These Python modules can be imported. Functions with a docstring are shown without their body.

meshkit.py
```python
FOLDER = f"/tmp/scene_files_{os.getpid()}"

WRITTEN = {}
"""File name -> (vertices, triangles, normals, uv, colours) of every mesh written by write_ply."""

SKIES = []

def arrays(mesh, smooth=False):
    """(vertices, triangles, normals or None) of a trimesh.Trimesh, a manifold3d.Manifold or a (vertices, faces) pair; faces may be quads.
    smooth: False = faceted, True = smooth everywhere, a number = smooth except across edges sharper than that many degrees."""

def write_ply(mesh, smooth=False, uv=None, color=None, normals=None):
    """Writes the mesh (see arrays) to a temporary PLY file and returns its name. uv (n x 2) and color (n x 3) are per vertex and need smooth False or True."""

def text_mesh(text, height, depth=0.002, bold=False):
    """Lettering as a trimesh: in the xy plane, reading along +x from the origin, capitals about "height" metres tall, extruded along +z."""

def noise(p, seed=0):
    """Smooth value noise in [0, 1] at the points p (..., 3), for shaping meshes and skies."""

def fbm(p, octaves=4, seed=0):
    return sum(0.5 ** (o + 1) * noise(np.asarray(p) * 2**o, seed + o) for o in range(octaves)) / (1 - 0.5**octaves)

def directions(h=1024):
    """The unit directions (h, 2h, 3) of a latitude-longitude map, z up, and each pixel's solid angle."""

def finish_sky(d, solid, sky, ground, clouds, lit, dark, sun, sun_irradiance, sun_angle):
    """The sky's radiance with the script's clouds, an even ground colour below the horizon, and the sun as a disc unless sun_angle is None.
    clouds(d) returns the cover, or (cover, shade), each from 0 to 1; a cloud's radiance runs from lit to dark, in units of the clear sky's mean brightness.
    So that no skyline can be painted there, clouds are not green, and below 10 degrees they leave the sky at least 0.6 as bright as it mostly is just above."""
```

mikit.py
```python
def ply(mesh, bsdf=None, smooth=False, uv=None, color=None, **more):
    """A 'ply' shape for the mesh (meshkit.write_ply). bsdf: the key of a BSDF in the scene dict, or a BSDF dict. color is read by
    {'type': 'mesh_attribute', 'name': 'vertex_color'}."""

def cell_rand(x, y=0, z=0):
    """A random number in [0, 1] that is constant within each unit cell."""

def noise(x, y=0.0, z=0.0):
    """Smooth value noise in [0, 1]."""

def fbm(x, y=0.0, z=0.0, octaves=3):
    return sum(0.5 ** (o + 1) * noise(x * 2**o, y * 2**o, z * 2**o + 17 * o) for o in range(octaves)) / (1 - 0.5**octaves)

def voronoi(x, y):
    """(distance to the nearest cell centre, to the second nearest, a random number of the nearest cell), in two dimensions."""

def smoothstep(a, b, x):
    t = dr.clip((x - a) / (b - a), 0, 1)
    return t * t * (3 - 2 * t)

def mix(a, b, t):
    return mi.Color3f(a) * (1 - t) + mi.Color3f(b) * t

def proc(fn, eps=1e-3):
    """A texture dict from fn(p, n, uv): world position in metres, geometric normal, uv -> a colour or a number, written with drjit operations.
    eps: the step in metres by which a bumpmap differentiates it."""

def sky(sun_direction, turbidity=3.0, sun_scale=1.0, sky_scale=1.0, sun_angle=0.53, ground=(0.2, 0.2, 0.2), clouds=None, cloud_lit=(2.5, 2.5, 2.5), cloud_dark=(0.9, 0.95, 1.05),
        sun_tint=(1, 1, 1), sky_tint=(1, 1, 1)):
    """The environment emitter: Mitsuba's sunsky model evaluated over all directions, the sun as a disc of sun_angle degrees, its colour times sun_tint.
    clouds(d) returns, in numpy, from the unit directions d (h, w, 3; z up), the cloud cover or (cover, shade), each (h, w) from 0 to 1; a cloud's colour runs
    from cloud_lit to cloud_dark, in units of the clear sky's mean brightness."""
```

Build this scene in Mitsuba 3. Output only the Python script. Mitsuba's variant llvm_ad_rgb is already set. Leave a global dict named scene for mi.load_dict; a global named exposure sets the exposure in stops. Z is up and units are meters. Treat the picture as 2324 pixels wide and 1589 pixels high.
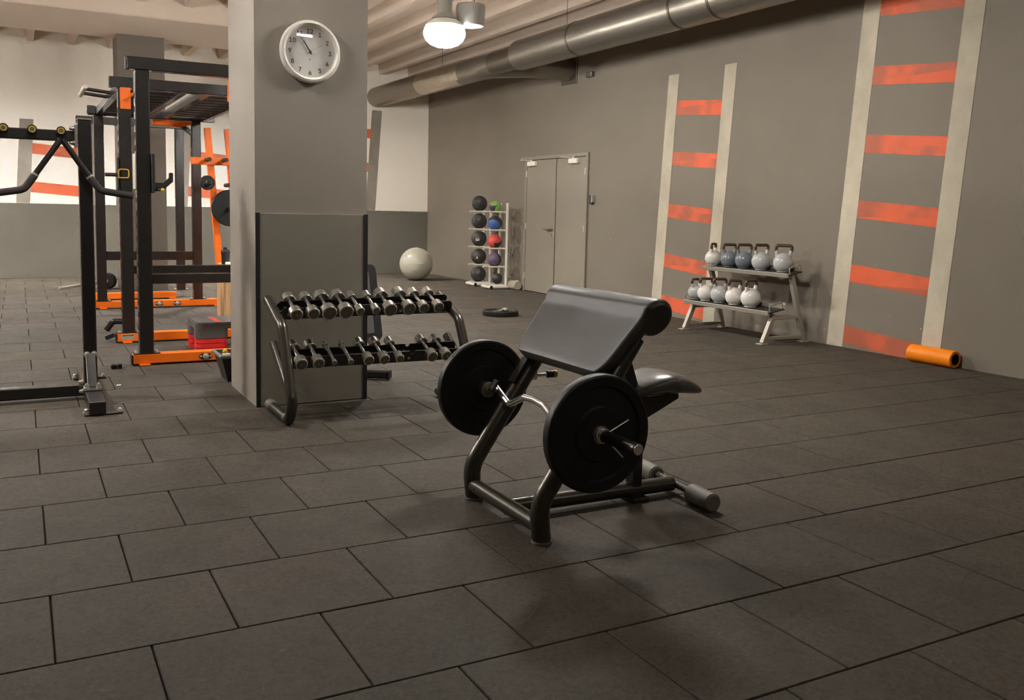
import math, random
import numpy as np
import trimesh
import mitsuba as mi
import drjit as dr
import mikit, meshkit
from shapely.geometry import Polygon, Point, box as sbox
from shapely import affinity

random.seed(7); np.random.seed(7)
T = mi.ScalarTransform4f
scene, labels = {}, {}

# ------------------------------------------------------------------ camera, light levels, exposure
CAM_H = 1.2774
RIGHT = np.array([0.879825981217971, -0.47476709512026133, 0.022415355560489396])
DOWN = np.array([-0.029412865417270846, -0.1014563717466928, -0.9944050924949763])
FWD = np.array([0.474384997783214, 0.8742441363961588, -0.10322821249617009])
FOCAL = 2064.955                                   # pixels of the 2324-wide frame
m = np.eye(4); m[:3, 0] = -RIGHT; m[:3, 1] = -DOWN; m[:3, 2] = FWD; m[:3, 3] = [0, 0, CAM_H]
scene['camera'] = {'type': 'perspective', 'fov_axis': 'x', 'fov': 2 * math.degrees(math.atan(1162 / FOCAL)),
                   'principal_point_offset_y': (794.5 - 694.5) / 1589, 'near_clip': 0.05, 'far_clip': 100.0,
                   'to_world': T(m.tolist())}
exposure = 0.0
LAMP = 114.0                                        # radiance of the pendant lamps' bowls
WARM = np.array([1.0, 0.97, 0.91])
ROSE = np.array([1.0, 0.94, 0.89])
TUBE = 110.0                                        # radiance of the fluorescent tubes behind the camera
# pendant lamps: x, y, z of the glowing bowl's rim, strength, colour, label
LAMPS = [
    (3.85, 8.66, 3.08, 1.7, WARM, 'glowing round pendant lamp hanging beside the grey cylinder under the ceiling'),
    (3.60, 5.20, 3.10, 1.75, WARM, 'round pendant lamp above the curl bench, past the top of the picture'),
    (0.25, 5.30, 3.10, 0.65, WARM, 'round pendant lamp before the clock pillar, past the top of the picture'),
    (3.70, 11.45, 3.00, 1.25, WARM, 'round pendant lamp hidden behind the pillar, nearer of the two'),
    (3.60, 14.9, 3.00, 6.5, WARM, 'round pendant lamp hidden behind the pillar, close to the back wall'),
    (-0.85, 15.3, 2.90, 6.0, ROSE, 'round pendant lamp near the white back wall, left of the picture'),
    (-1.50, 11.4, 3.00, 1.9, ROSE, 'round pendant lamp left of the far orange rig'),
    (-1.90, 7.4, 3.00, 3.0, ROSE, 'round pendant lamp left of the near orange rig'),
]

# ------------------------------------------------------------------ helpers
def lin(r, g, b):
    c = np.array([r, g, b]) / 255.0
    return np.where(c <= 0.04045, c / 12.92, ((c + 0.055) / 1.055) ** 2.4).tolist()

def rgb(c): return {'type': 'rgb', 'value': list(map(float, c))}

def principled(color, rough=0.5, metallic=0.0, spec=0.5, coat=0.0, coat_gloss=0.9, sheen=0.0):
    tex = color if isinstance(color, dict) else rgb(color)
    d = {'type': 'principled', 'base_color': tex, 'roughness': rough, 'metallic': metallic, 'specular': spec}
    if coat: d['clearcoat'] = coat; d['clearcoat_gloss'] = coat_gloss
    if sheen: d['sheen'] = sheen
    return {'type': 'twosided', 'bsdf': d}

def numbered(name, pool):
    if name not in pool: return name
    k = 1
    while f'{name}_{k:03d}' in pool: k += 1
    return f'{name}_{k:03d}'

ROOTS = set()
def thing(name, label, cat, group=None, kind=None):
    key = numbered(name, ROOTS); ROOTS.add(key)
    labels[key] = {'label': label}
    if cat: labels[key]['category'] = cat
    if group: labels[key]['group'] = group
    if kind: labels[key]['kind'] = kind
    return key

def part(parent, name, mesh, mat, smooth=35, label=None, kind=None, **more):
    key = numbered(f'{parent}__{name}', scene)
    scene[key] = mikit.ply(mesh, mat, smooth, **more)
    if label or kind:
        labels[key] = {}
        if label: labels[key]['label'] = label
        if kind: labels[key]['kind'] = kind
    return key

def solid(name, mesh, mat, label, cat, group=None, kind=None, smooth=35):
    key = thing(name, label, cat, group, kind)
    scene[key] = mikit.ply(mesh, mat, smooth)
    return key

def struct(name, mesh, mat, label=None, smooth=35):
    key = numbered(name, ROOTS); ROOTS.add(key)
    labels[key] = {'kind': 'structure'}
    if label: labels[key]['label'] = label
    if mesh is not None: scene[key] = mikit.ply(mesh, mat, smooth)
    return key

def cat(*ms): return trimesh.util.concatenate([x for x in ms if x is not None])
def unit(v): v = np.asarray(v, float); return v / np.linalg.norm(v)

def frame(mesh, origin, zaxis, xaxis=None):
    z = unit(zaxis)
    if xaxis is None: xaxis = [0, 0, 1] if abs(z[2]) < 0.9 else [1, 0, 0]
    x = np.asarray(xaxis, float); x = x - z * (x @ z)
    if np.linalg.norm(x) < 1e-6: x = np.array([1.0, 0, 0]) if abs(z[0]) < .9 else np.array([0, 1.0, 0]); x = x - z * (x @ z)
    x = unit(x); y = np.cross(z, x)
    M = np.eye(4); M[:3, 0] = x; M[:3, 1] = y; M[:3, 2] = z; M[:3, 3] = origin
    out = mesh.copy(); out.apply_transform(M); return out

def cbox(sx, sy, sz, c=0.004):
    """chamfered box centred on the origin"""
    c = min(c, sx * .3, sy * .3, sz * .3)
    h = np.array([sx, sy, sz]) / 2
    pts = []
    for a in (-1, 1):
        for b in (-1, 1):
            for d in (-1, 1):
                s = np.array([a, b, d])
                for k in range(3):
                    q = h - c; q[k] = h[k]
                    pts.append(s * q)
    return trimesh.convex.convex_hull(np.array(pts))

def box(x0, x1, y0, y1, z0, z1, c=0.004):
    b = cbox(abs(x1 - x0), abs(y1 - y0), abs(z1 - z0), c); b.apply_translation([(x0 + x1) / 2, (y0 + y1) / 2, (z0 + z1) / 2]); return b

def plain(x0, x1, y0, y1, z0, z1):
    b = trimesh.creation.box([x1 - x0, y1 - y0, z1 - z0]); b.apply_translation([(x0 + x1) / 2, (y0 + y1) / 2, (z0 + z1) / 2]); return b

def bar(p, q, w, t, up=(0, 0, 1), c=0.004, ext=0.0):
    """rectangular tube from p to q: w across (perpendicular to up), t along up"""
    p, q = np.asarray(p, float), np.asarray(q, float); d = unit(q - p)
    p = p - d * ext; q = q + d * ext
    b = cbox(t, w, np.linalg.norm(q - p), c)
    return frame(b, (p + q) / 2, d, up)

def fillet(pts, r, n=7):
    pts = [np.asarray(p, float) for p in pts]
    rs = r if isinstance(r, (list, tuple)) else [r] * len(pts)
    out = [pts[0]]
    for i in range(1, len(pts) - 1):
        a, b, c = pts[i - 1], pts[i], pts[i + 1]
        u, v = unit(a - b), unit(c - b)
        ang = math.acos(np.clip(u @ v, -1, 1))
        if ang > math.pi - 0.02: out.append(b); continue
        cut = min(rs[i] / math.tan(ang / 2), 0.49 * np.linalg.norm(a - b), 0.49 * np.linalg.norm(c - b))
        for s in np.linspace(0, 1, n):
            out.append((1 - s) ** 2 * (b + u * cut) + 2 * s * (1 - s) * b + s * s * (b + v * cut))
    out.append(pts[-1]); return np.array(out)

def tube(pts, r, n=16, cap=True):
    p = np.asarray(pts, float)
    t = np.diff(p, axis=0); t /= np.linalg.norm(t, axis=1, keepdims=True)
    tan = np.vstack([t[:1], t[:-1] + t[1:], t[-1:]]); tan /= np.linalg.norm(tan, axis=1, keepdims=True)
    x = np.cross(tan[0], [0, 0, 1.0] if abs(tan[0][2]) < .9 else [1.0, 0, 0]); x /= np.linalg.norm(x)
    rr = np.broadcast_to(r, (len(p),))
    ang = np.arange(n) * 2 * np.pi / n
    V = []
    for i in range(len(p)):
        x = x - tan[i] * (x @ tan[i]); x /= np.linalg.norm(x); y = np.cross(tan[i], x)
        k = 1.0
        V.append(p[i] + rr[i] * k * (np.cos(ang)[:, None] * x + np.sin(ang)[:, None] * y))
    V = np.vstack(V); F = []
    for i in range(len(p) - 1):
        for j in range(n):
            a, b = i * n + j, i * n + (j + 1) % n
            F += [[a, b, b + n], [a, b + n, a + n]]
    if cap:
        V = np.vstack([V, p[0], p[-1]]); a, b = len(V) - 2, len(V) - 1; o = (len(p) - 1) * n
        for j in range(n):
            F += [[a, (j + 1) % n, j], [b, o + j, o + (j + 1) % n]]
    return trimesh.Trimesh(V, np.array(F), process=False)

def lathe(prof, n=32):
    """profile (r, z) from bottom to top, revolved about z; ends on the axis are closed"""
    prof = [(max(r, 0.0), z) for r, z in prof]
    ang = np.arange(n) * 2 * np.pi / n
    V, F, rows = [], [], []
    for r, z in prof:
        if r < 1e-6: rows.append([len(V)]); V.append([0, 0, z])
        else:
            rows.append(list(range(len(V), len(V) + n))); V += [[r * math.cos(a), r * math.sin(a), z] for a in ang]
    for A, B in zip(rows[:-1], rows[1:]):
        for j in range(n):
            k = (j + 1) % n
            if len(A) == 1 and len(B) == 1: continue
            if len(A) == 1: F.append([A[0], B[k], B[j]])
            elif len(B) == 1: F.append([A[j], A[k], B[0]])
            else: F += [[A[j], A[k], B[k]], [A[j], B[k], B[j]]]
    return trimesh.Trimesh(np.array(V, float), np.array(F), process=False)

def cyl(p, q, r, n=24, c=0.0):
    p, q = np.asarray(p, float), np.asarray(q, float); L = np.linalg.norm(q - p)
    c = min(c, r * .5, L * .4)
    prof = [(0, 0), (r - c, 0), (r, c), (r, L - c), (r - c, L), (0, L)] if c > 0 else [(0, 0), (r, 0), (r, L), (0, L)]
    return frame(lathe(prof, n), p, q - p)

def extrude(poly, h): return trimesh.creation.extrude_polygon(poly, h, engine='earcut')
def ball(c, r, sub=3):
    s = trimesh.creation.icosphere(subdivisions=sub, radius=r); s.apply_translation(c); return s
def moved(mesh, d): o = mesh.copy(); o.apply_translation(d); return o
def bolt(p, n, r=0.011, t=0.008):
    return frame(lathe([(0, 0), (r * 1.3, 0), (r * 1.3, t * .3), (r, t * .35), (r * .9, t * .8), (r * .5, t), (0, t)], 12), p, n)

# ------------------------------------------------------------------ materials
fbm, noise, cell, sstep, mix = mikit.fbm, mikit.noise, mikit.cell_rand, mikit.smoothstep, mikit.mix
TILE, X0, Y0 = 0.5, 0.0542, 4.7113                # the floor's grid

def rubber(p, n, uv):
    row = dr.floor((Y0 - p.y) / TILE)
    half = dr.select((row - 2 * dr.floor(row / 2)) > 0.5, 0.0, 0.25)
    col = dr.floor((p.x - X0 - half) / TILE)
    tone = 0.93 + 0.14 * cell(col, row, 3)
    grain = noise(p.x * 160, p.y * 160, 1.0)
    soft = fbm(p.x * 7, p.y * 7, 2.0, 3)
    fleck = sstep(0.93, 0.985, noise(p.x * 95 + 11, p.y * 95, 5.0))
    v = tone * (0.72 + 0.30 * grain + 0.22 * noise(p.x * 62, p.y * 62, 7.0)) * (0.85 + 0.3 * soft)
    warm = fbm(p.x * 1.3 + 9, p.y * 1.3, 4.0, 2)
    c = mix(lin(60, 56, 48), lin(64, 56, 47), warm) * v
    return c + mi.Color3f(0.035, 0.034, 0.03) * fleck
def rubber_bump(p, n, uv): return 0.5 * noise(p.x * 150, p.y * 150, 1.0) + 0.5 * noise(p.x * 60, p.y * 60, 3.0)

def wall_paint(p, n, uv):
    v = 0.93 + 0.14 * fbm(p.y * 1.1 + 3, p.z * 1.1, 0.5, 3)
    c = mi.Color3f(lin(121, 113, 101)) * v
    gy, gz = p.y * 9, p.z * 9
    cy, cz = dr.floor(gy), dr.floor(gz)
    dy = (gy - cy - 0.25 - 0.5 * cell(cy, cz, 1)); dz = (gz - cz - 0.25 - 0.5 * cell(cy, cz, 2))
    r = 0.03 + 0.07 * cell(cy, cz, 4)
    chip = dr.select((cell(cy, cz, 7) > 0.97) & (p.z < 0.95) & (dr.square(dy) * 3 + dr.square(dz) < r * r), 1.0, 0.0)
    return mix(c, lin(205, 196, 180), chip * 0.8)

def paint(base, amt=0.1, s=1.0):
    def fn(p, n, uv):
        return mi.Color3f(base) * (1 - amt / 2 + amt * fbm(p.x * s + 1.7, p.y * s, p.z * s, 3))
    return mikit.proc(fn)

def rung_paint(p, n, uv):
    q = p.x + p.y
    a = fbm(q * 3.1 + 5.0 * dr.floor(p.z / 0.65), dr.floor(p.z / 0.65) * 3.7, 1.0, 2)
    b = fbm(p.x * 9, p.y * 9, p.z * 9, 2)
    t = sstep(0.40, 0.66, a * 0.8 + b * 0.2)
    return mix(lin(216, 98, 62), lin(156, 92, 72), t * 0.75)

def concrete(p, n, uv):
    a = fbm(p.x * 5, p.y * 5, p.z * 3, 4); b = noise(p.x * 60, p.y * 60, p.z * 60)
    return mi.Color3f(lin(190, 180, 160)) * (0.74 + 0.42 * a + 0.06 * b)
def concrete_grey(p, n, uv):
    a = fbm(p.x * 5, p.y * 5, p.z * 3, 4)
    return mi.Color3f(lin(140, 132, 120)) * (0.7 + 0.5 * a)

def wood(p, n, uv):
    w = fbm(p.y * 9, p.z * 1.6, p.x * 9, 3)
    ring = 0.5 + 0.5 * dr.sin((w * 3 + p.y * 14) * 6.0)
    knot = sstep(0.55, 0.75, fbm(p.y * 6 + 4, p.z * 1.1, 2.0, 2))
    return mix(mix(lin(196, 158, 112), lin(170, 128, 84), ring * 0.6), lin(120, 84, 54), knot * 0.7)

M = {
    'rubber_tile': {'type': 'bumpmap', 'arbitrary': {'type': 'proc', **{k: v for k, v in mikit.proc(rubber_bump).items() if k != 'type'}}, 'scale': 0.0015,
                    'bsdf': principled(mikit.proc(rubber), 0.82, spec=0.3)},
    'gap_black': principled(lin(40, 36, 31), 0.95, spec=0.1),
    'wall_grey': principled(mikit.proc(wall_paint), 0.75, spec=0.25),
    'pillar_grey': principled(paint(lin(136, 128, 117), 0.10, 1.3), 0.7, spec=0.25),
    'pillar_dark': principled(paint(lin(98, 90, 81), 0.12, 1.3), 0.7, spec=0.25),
    'board_grey': principled(paint(lin(132, 126, 114), 0.06, 1.0), 0.34, spec=0.4),
    'wainscot_grey': principled(paint(lin(90, 86, 77), 0.08, 1.0), 0.6, spec=0.3),
    'wall_white': principled(paint(lin(238, 230, 216), 0.05, 0.8), 0.8, spec=0.2),
    'ceiling_paint': principled(paint(lin(190, 174, 158), 0.10, 0.6), 0.85, spec=0.2),
    'concrete': principled(mikit.proc(concrete), 0.85, spec=0.2),
    'concrete_grey': principled(mikit.proc(concrete_grey), 0.85, spec=0.2),
    'rung_paint': principled(mikit.proc(rung_paint), 0.6, spec=0.3),
    'door_paint': principled(paint(lin(134, 126, 112), 0.05, 1.0), 0.5, spec=0.35),
    'black_trim': principled(lin(26, 25, 24), 0.5),
    'black_powder': principled(lin(31, 28, 26), 0.24, spec=0.6),
    'black_plastic': principled(lin(30, 29, 28), 0.4),
    'black_rubber': principled(lin(17, 17, 16), 0.45, spec=0.4),
    'foam': principled(lin(62, 58, 55), 0.75, spec=0.25),
    'grip_grey': principled(lin(100, 96, 86), 0.55, spec=0.4),
    'graphite': principled(lin(84, 81, 75), 0.28, metallic=0.8),
    'vinyl': principled(lin(47, 45, 40), 0.40, spec=0.5),
    'vinyl_seat': principled(lin(78, 75, 69), 0.3, spec=0.8),
    'chrome': {'type': 'twosided', 'bsdf': {'type': 'roughconductor', 'material': 'Ag', 'alpha': 0.055, 'distribution': 'ggx'}},
    'chrome_face': principled(lin(120, 115, 106), 0.42, metallic=0.9),
    'steel': principled(lin(170, 165, 155), 0.35, metallic=0.9),
    'zinc': principled(lin(196, 190, 178), 0.4, metallic=0.6),
    'orange_powder': principled(lin(240, 112, 20), 0.38, spec=0.5),
    'orange_foam': principled(lin(250, 138, 8), 0.55, spec=0.4),
    'silver_powder': principled(lin(158, 152, 140), 0.4, metallic=0.35),
    'tray_black': principled(lin(34, 32, 29), 0.6),
    'kb_white': principled(lin(214, 210, 202), 0.12, spec=0.6, coat=0.8),
    'kb_light': principled(lin(170, 172, 170), 0.12, spec=0.6, coat=0.8),
    'kb_slate': principled(lin(104, 111, 118), 0.12, spec=0.6, coat=0.8),
    'kb_handle': principled(lin(96, 78, 64), 0.4, metallic=0.7),
    'white_enamel': principled(lin(226, 220, 206), 0.35, spec=0.5),
    'duct_metal': principled(paint(lin(132, 127, 117), 0.12, 2.0), 0.36, metallic=0.85),
    'duct_shiny': principled(lin(196, 188, 172), 0.22, metallic=0.95),
    'duct_dark': principled(lin(98, 93, 82), 0.35, metallic=0.8),
    'ball_pearl': principled(lin(162, 157, 140), 0.34, spec=0.5),
    'ball_black': principled(lin(46, 44, 42), 0.5),
    'patch_black': principled(lin(34, 33, 32), 0.6),
    'green': principled(lin(124, 160, 84), 0.5), 'blue': principled(lin(58, 92, 148), 0.5),
    'red': principled(lin(196, 70, 62), 0.5), 'purple': principled(lin(92, 76, 98), 0.5),
    'red_riser': principled(lin(214, 44, 40), 0.45), 'step_grey': principled(lin(78, 76, 74), 0.55),
    'yellow': principled(lin(232, 196, 40), 0.4), 'brass': principled(lin(222, 178, 70), 0.35, metallic=0.5),
    'beige': principled(lin(170, 160, 140), 0.6), 'paper': principled(lin(236, 232, 222), 0.7),
    'clock_white': principled(lin(244, 238, 228), 0.35, spec=0.5), 'clock_face': principled(lin(250, 247, 242), 0.6),
    'ink': principled(lin(92, 84, 74), 0.6), 'dark_hand': principled(lin(46, 40, 36), 0.5),
    'grey_plastic': principled(lin(150, 146, 136), 0.5), 'lamp_grey': principled(lin(150, 148, 140), 0.5),
    'wood': principled(mikit.proc(wood), 0.55),
    'glass': {'type': 'thindielectric', 'int_ior': 1.5},
    'lamp_bowl': principled(lin(240, 236, 226), 0.5),
}
for k, d in M.items(): scene['mat_' + k] = d
def mt(k): return 'mat_' + k
_part, _solid, _struct = part, solid, struct
def part(parent, name, mesh, mat, *a, **k): return _part(parent, name, mesh, mt(mat), *a, **k)
def solid(name, mesh, mat, *a, **k): return _solid(name, mesh, mt(mat), *a, **k)
def struct(name, mesh, mat, *a, **k): return _struct(name, mesh, mt(mat), *a, **k)

# ------------------------------------------------------------------ room shell
XR, YB, XL, YF, ZC = 7.243, 17.008, -5.2, -4.2, 4.03
fl = struct('floor', plain(XL, XR, YF, YB, -0.10, -0.011), 'gap_black', 'dark rubber tiled gym floor')
tile = cbox(TILE - 0.0055, TILE - 0.0055, 0.0125, 0.0025); tile.apply_translation([0, 0, -0.00625])
tile_ply = mikit.ply(tile, mt('rubber_tile'), False)
C = np.array([0, 0, CAM_H])
def pix(P):
    d = np.atleast_2d(P) - C
    z = d @ FWD
    return np.stack([1162 + FOCAL * (d @ RIGHT) / z, 694.5 + FOCAL * (d @ DOWN) / z], 1), z
spots = []
rng = np.random.default_rng(5)
for k in range(-26, 20):
    y = Y0 - (k + 0.5) * TILE
    off = 0.25 if k % 2 == 0 else 0.0
    for c in range(-12, 16):
        x = X0 + off + (c + 0.5) * TILE
        if XL - 0.25 < x < XR + 0.25 and YF - .2 < y < YB + .25: spots.append((x, y))
def area(x, y):
    q, z = pix([[x + a, y + b, 0] for a, b in ((-.25, -.25), (.25, -.25), (.25, .25), (-.25, .25))])
    if z.min() < 0.2: return 0.0
    poly = Polygon(q).intersection(sbox(0, 0, 2324, 1589))
    return poly.area
spots = sorted(((area(x, y), x, y) for x, y in spots), reverse=True)
def cut(x, y):
    """clip a tile that crosses a wall or stands under a pillar's foot"""
    x0, x1 = max(x - TILE / 2, XL), min(x + TILE / 2, XR); y0, y1 = max(y - TILE / 2, YF), min(y + TILE / 2, YB)
    return x0, x1, y0, y1
far = []
for i, (a, x, y) in enumerate(spots):
    x0, x1, y0, y1 = cut(x, y)
    whole = (x1 - x0 > TILE - 1e-6) and (y1 - y0 > TILE - 1e-6)
    if x1 - x0 < 0.03 or y1 - y0 < 0.03: continue
    dz, rz = rng.uniform(-0.0012, 0.0), rng.uniform(-0.12, 0.12)
    if i < 300 and a > 60:
        key = numbered(f'{fl}__tile', scene)
        if whole: scene[key] = {**tile_ply, 'to_world': T().translate([x, y, dz]).rotate([0, 0, 1], rz)}
        else: scene[key] = mikit.ply(box(x0 + .003, x1, y0 + .003, y1 - .003, -0.0125, dz, 0.003), mt('rubber_tile'), False)
    else: far.append(box(x0 + .0035, x1 - .0035, y0 + .0035, y1 - .0035, -0.0125, dz, 0.003))
part(fl, 'distant_tiles', cat(*far), 'rubber_tile', False, kind='stuff')

W = 0.15
wr = struct('wall_right', plain(XR, XR + W, YF, YB + W, -0.1, ZC), 'wall_grey', 'long grey wall with two painted orange ladders')
wb = struct('wall_back', plain(XL, XR, YB, YB + W, -0.1, ZC), 'wall_white', 'white back wall above a grey wainscot')
part(wb, 'wainscot', box(XL, XR - 0.001, YB - 0.018, YB, 0, 1.234, 0.003), 'wainscot_grey', False, 'grey lower panel')
struct('wall_left', plain(XL - W, XL, YF, YB + W, -0.1, ZC), 'wainscot_grey')
struct('wall_front', plain(XL, XR, YF - W, YF, -0.1, ZC), 'wainscot_grey')
ce = struct('ceiling', plain(XL, XR, YF, YB, ZC, ZC + 0.15), 'ceiling_paint', 'pale ribbed concrete ceiling')
rib_poly = Polygon([(-.05, 0), (.05, 0), (.07, .178), (-.07, .178)])
x = 0.25 - 9 * 0.6
while x < XR:
    if x > XL + .1:
        r = extrude(rib_poly, YB - YF - 0.02)
        r.vertices = np.stack([r.vertices[:, 0] + x, YF + 0.01 + r.vertices[:, 2], 3.85 + r.vertices[:, 1]], 1)
        r.faces = r.faces[:, ::-1]
        part(ce, 'rib', r, 'ceiling_paint', False)
    x += 0.6
for y0, y1 in ((12.86, 14.75),):
    part(ce, 'beam', box(XL + .01, 3.05, y0, y1, 3.66, ZC - 0.01, 0.015), 'ceiling_paint', False)

# painted ladders: rails lean, rungs are square to them
def ladder(wall, axis, rails, rungs, top, rail_mat, z0=0.0, right_only=False, left_only=False):
    """rails: the two rail centres at z=0; along = +1/-1 the way the ladder leans. axis 'y': on the right wall, 'x': on the back wall"""
    lean = 0.0655
    sg = -1 if axis == 'y' else 1
    def sheet(poly, mat, name, off):
        g = extrude(poly, 0.0025)
        v = g.vertices
        if axis == 'y': g.vertices = np.stack([XR - off - 0.0025 + v[:, 2], v[:, 0], v[:, 1]], 1)
        else: g.vertices = np.stack([v[:, 0], YB - off - 0.0025 + v[:, 2], v[:, 1]], 1)
        if np.sign(g.volume) < 0: g.faces = g.faces[:, ::-1]
        part(wall, name, g, mat, False)
    for c in rails:
        sheet(Polygon([(c + sg * lean * z0 - .1, z0), (c + sg * lean * z0 + .1, z0), (c + sg * lean * top + .1, top), (c + sg * lean * top - .1, top)]), rail_mat, 'painted_rail', 0.001)
    a, b = rails
    for z in rungs:
        ca, cb = a + sg * lean * z, b + sg * lean * z
        lo, hi = min(ca, cb) + .1, max(ca, cb) - .1
        drop = 0.08 * (hi - lo) / 2
        zl, zh = (z - drop, z + drop) if axis == 'y' else (z + drop, z - drop)
        pl = Polygon([(lo, zl - .09), (hi, zh - .09), (hi, zh + .085), (lo, zl + .085)]).intersection(sbox(-50, z0, 50, 10))
        if not pl.is_empty: sheet(pl, 'rung_paint', 'painted_rung', 0.0008)
ladder(wr, 'y', (9.443, 8.405), [.145, .675, 1.305, 1.955, 2.575], 3.02, 'concrete')
ladder(wr, 'y', (6.475, 5.38), [.10, .715, 1.345, 1.975, 2.615, 3.25], 3.70, 'concrete')
for r0 in (-0.007, 2.46, 4.90):
    ladder(wb, 'x', (r0, r0 + 1.055), [1.475, 2.10, 2.745] if r0 > 3 else [1.475, 2.10], 3.16 if r0 > 3 else 2.6, 'concrete_grey', z0=1.236)

# pillars
pil = struct('pillar', plain(1.300, 2.028, 5.785, 6.556, 0, 3.67), 'pillar_grey', 'square grey pillar behind the dumbbell rack')
part(pil, 'wainscot_board', box(1.300, 2.028, 5.770, 5.786, 0.004, 1.233, 0.002), 'board_grey', False, 'glossy grey board')
part(pil, 'edge_trim', box(1.297, 1.325, 5.765, 5.7705, 0, 1.236, 0.001), 'black_trim', False, 'black edge strip')
part(pil, 'edge_trim', cat(box(2.003, 2.031, 5.765, 5.7705, 0, 1.236, 0.001), box(2.0275, 2.032, 5.766, 5.80, 0, 1.236, 0.001)), 'black_trim', False, 'black edge strip')
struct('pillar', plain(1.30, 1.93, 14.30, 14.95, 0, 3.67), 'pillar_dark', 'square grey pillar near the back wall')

# double door
do = struct('door_1', None, 'door_paint', 'grey double door in the long wall')
part(do, 'frame', cat(box(XR - .03, XR, 12.90, 12.96, 0, 2.15), box(XR - .03, XR, 11.11, 11.17, 0, 2.15), box(XR - .03, XR, 11.11, 13.10, 2.10, 2.155)), 'door_paint', False)
part(do, 'leaf', box(XR - .022, XR - .002, 12.00, 12.895, .012, 2.09, .003), 'door_paint', False)
part(do, 'leaf', box(XR - .022, XR - .002, 11.175, 11.975, .012, 2.09, .003), 'door_paint', False)
part(do, 'gap_strip', cat(box(XR - .012, XR - .002, 11.97, 12.005, .012, 2.09, .001), box(XR - .02, XR, 12.893, 12.903, 0, 2.1, .001), box(XR - .02, XR, 11.167, 11.177, 0, 2.1, .001), box(XR - .02, XR, 11.17, 12.9, 2.09, 2.101, .001)), 'black_trim', False, 'dark gap between the leaves')
hd = part(do, 'handle', cat(cyl([XR - .022, 12.08, 1.02], [XR - .07, 12.08, 1.02], .011, 12), tube(fillet([[XR - .068, 12.075, 1.02], [XR - .072, 12.10, 1.02], [XR - .072, 12.24, 1.02]], .015), .0115, 12)), 'steel', 35, 'chrome lever handle')
part(do, 'escutcheon', cat(cyl([XR - .022, 12.08, 1.02], [XR - .030, 12.08, 1.02], .026, 20), cyl([XR - .022, 12.08, .93], [XR - .028, 12.08, .93], .022, 20)), 'steel')
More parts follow.
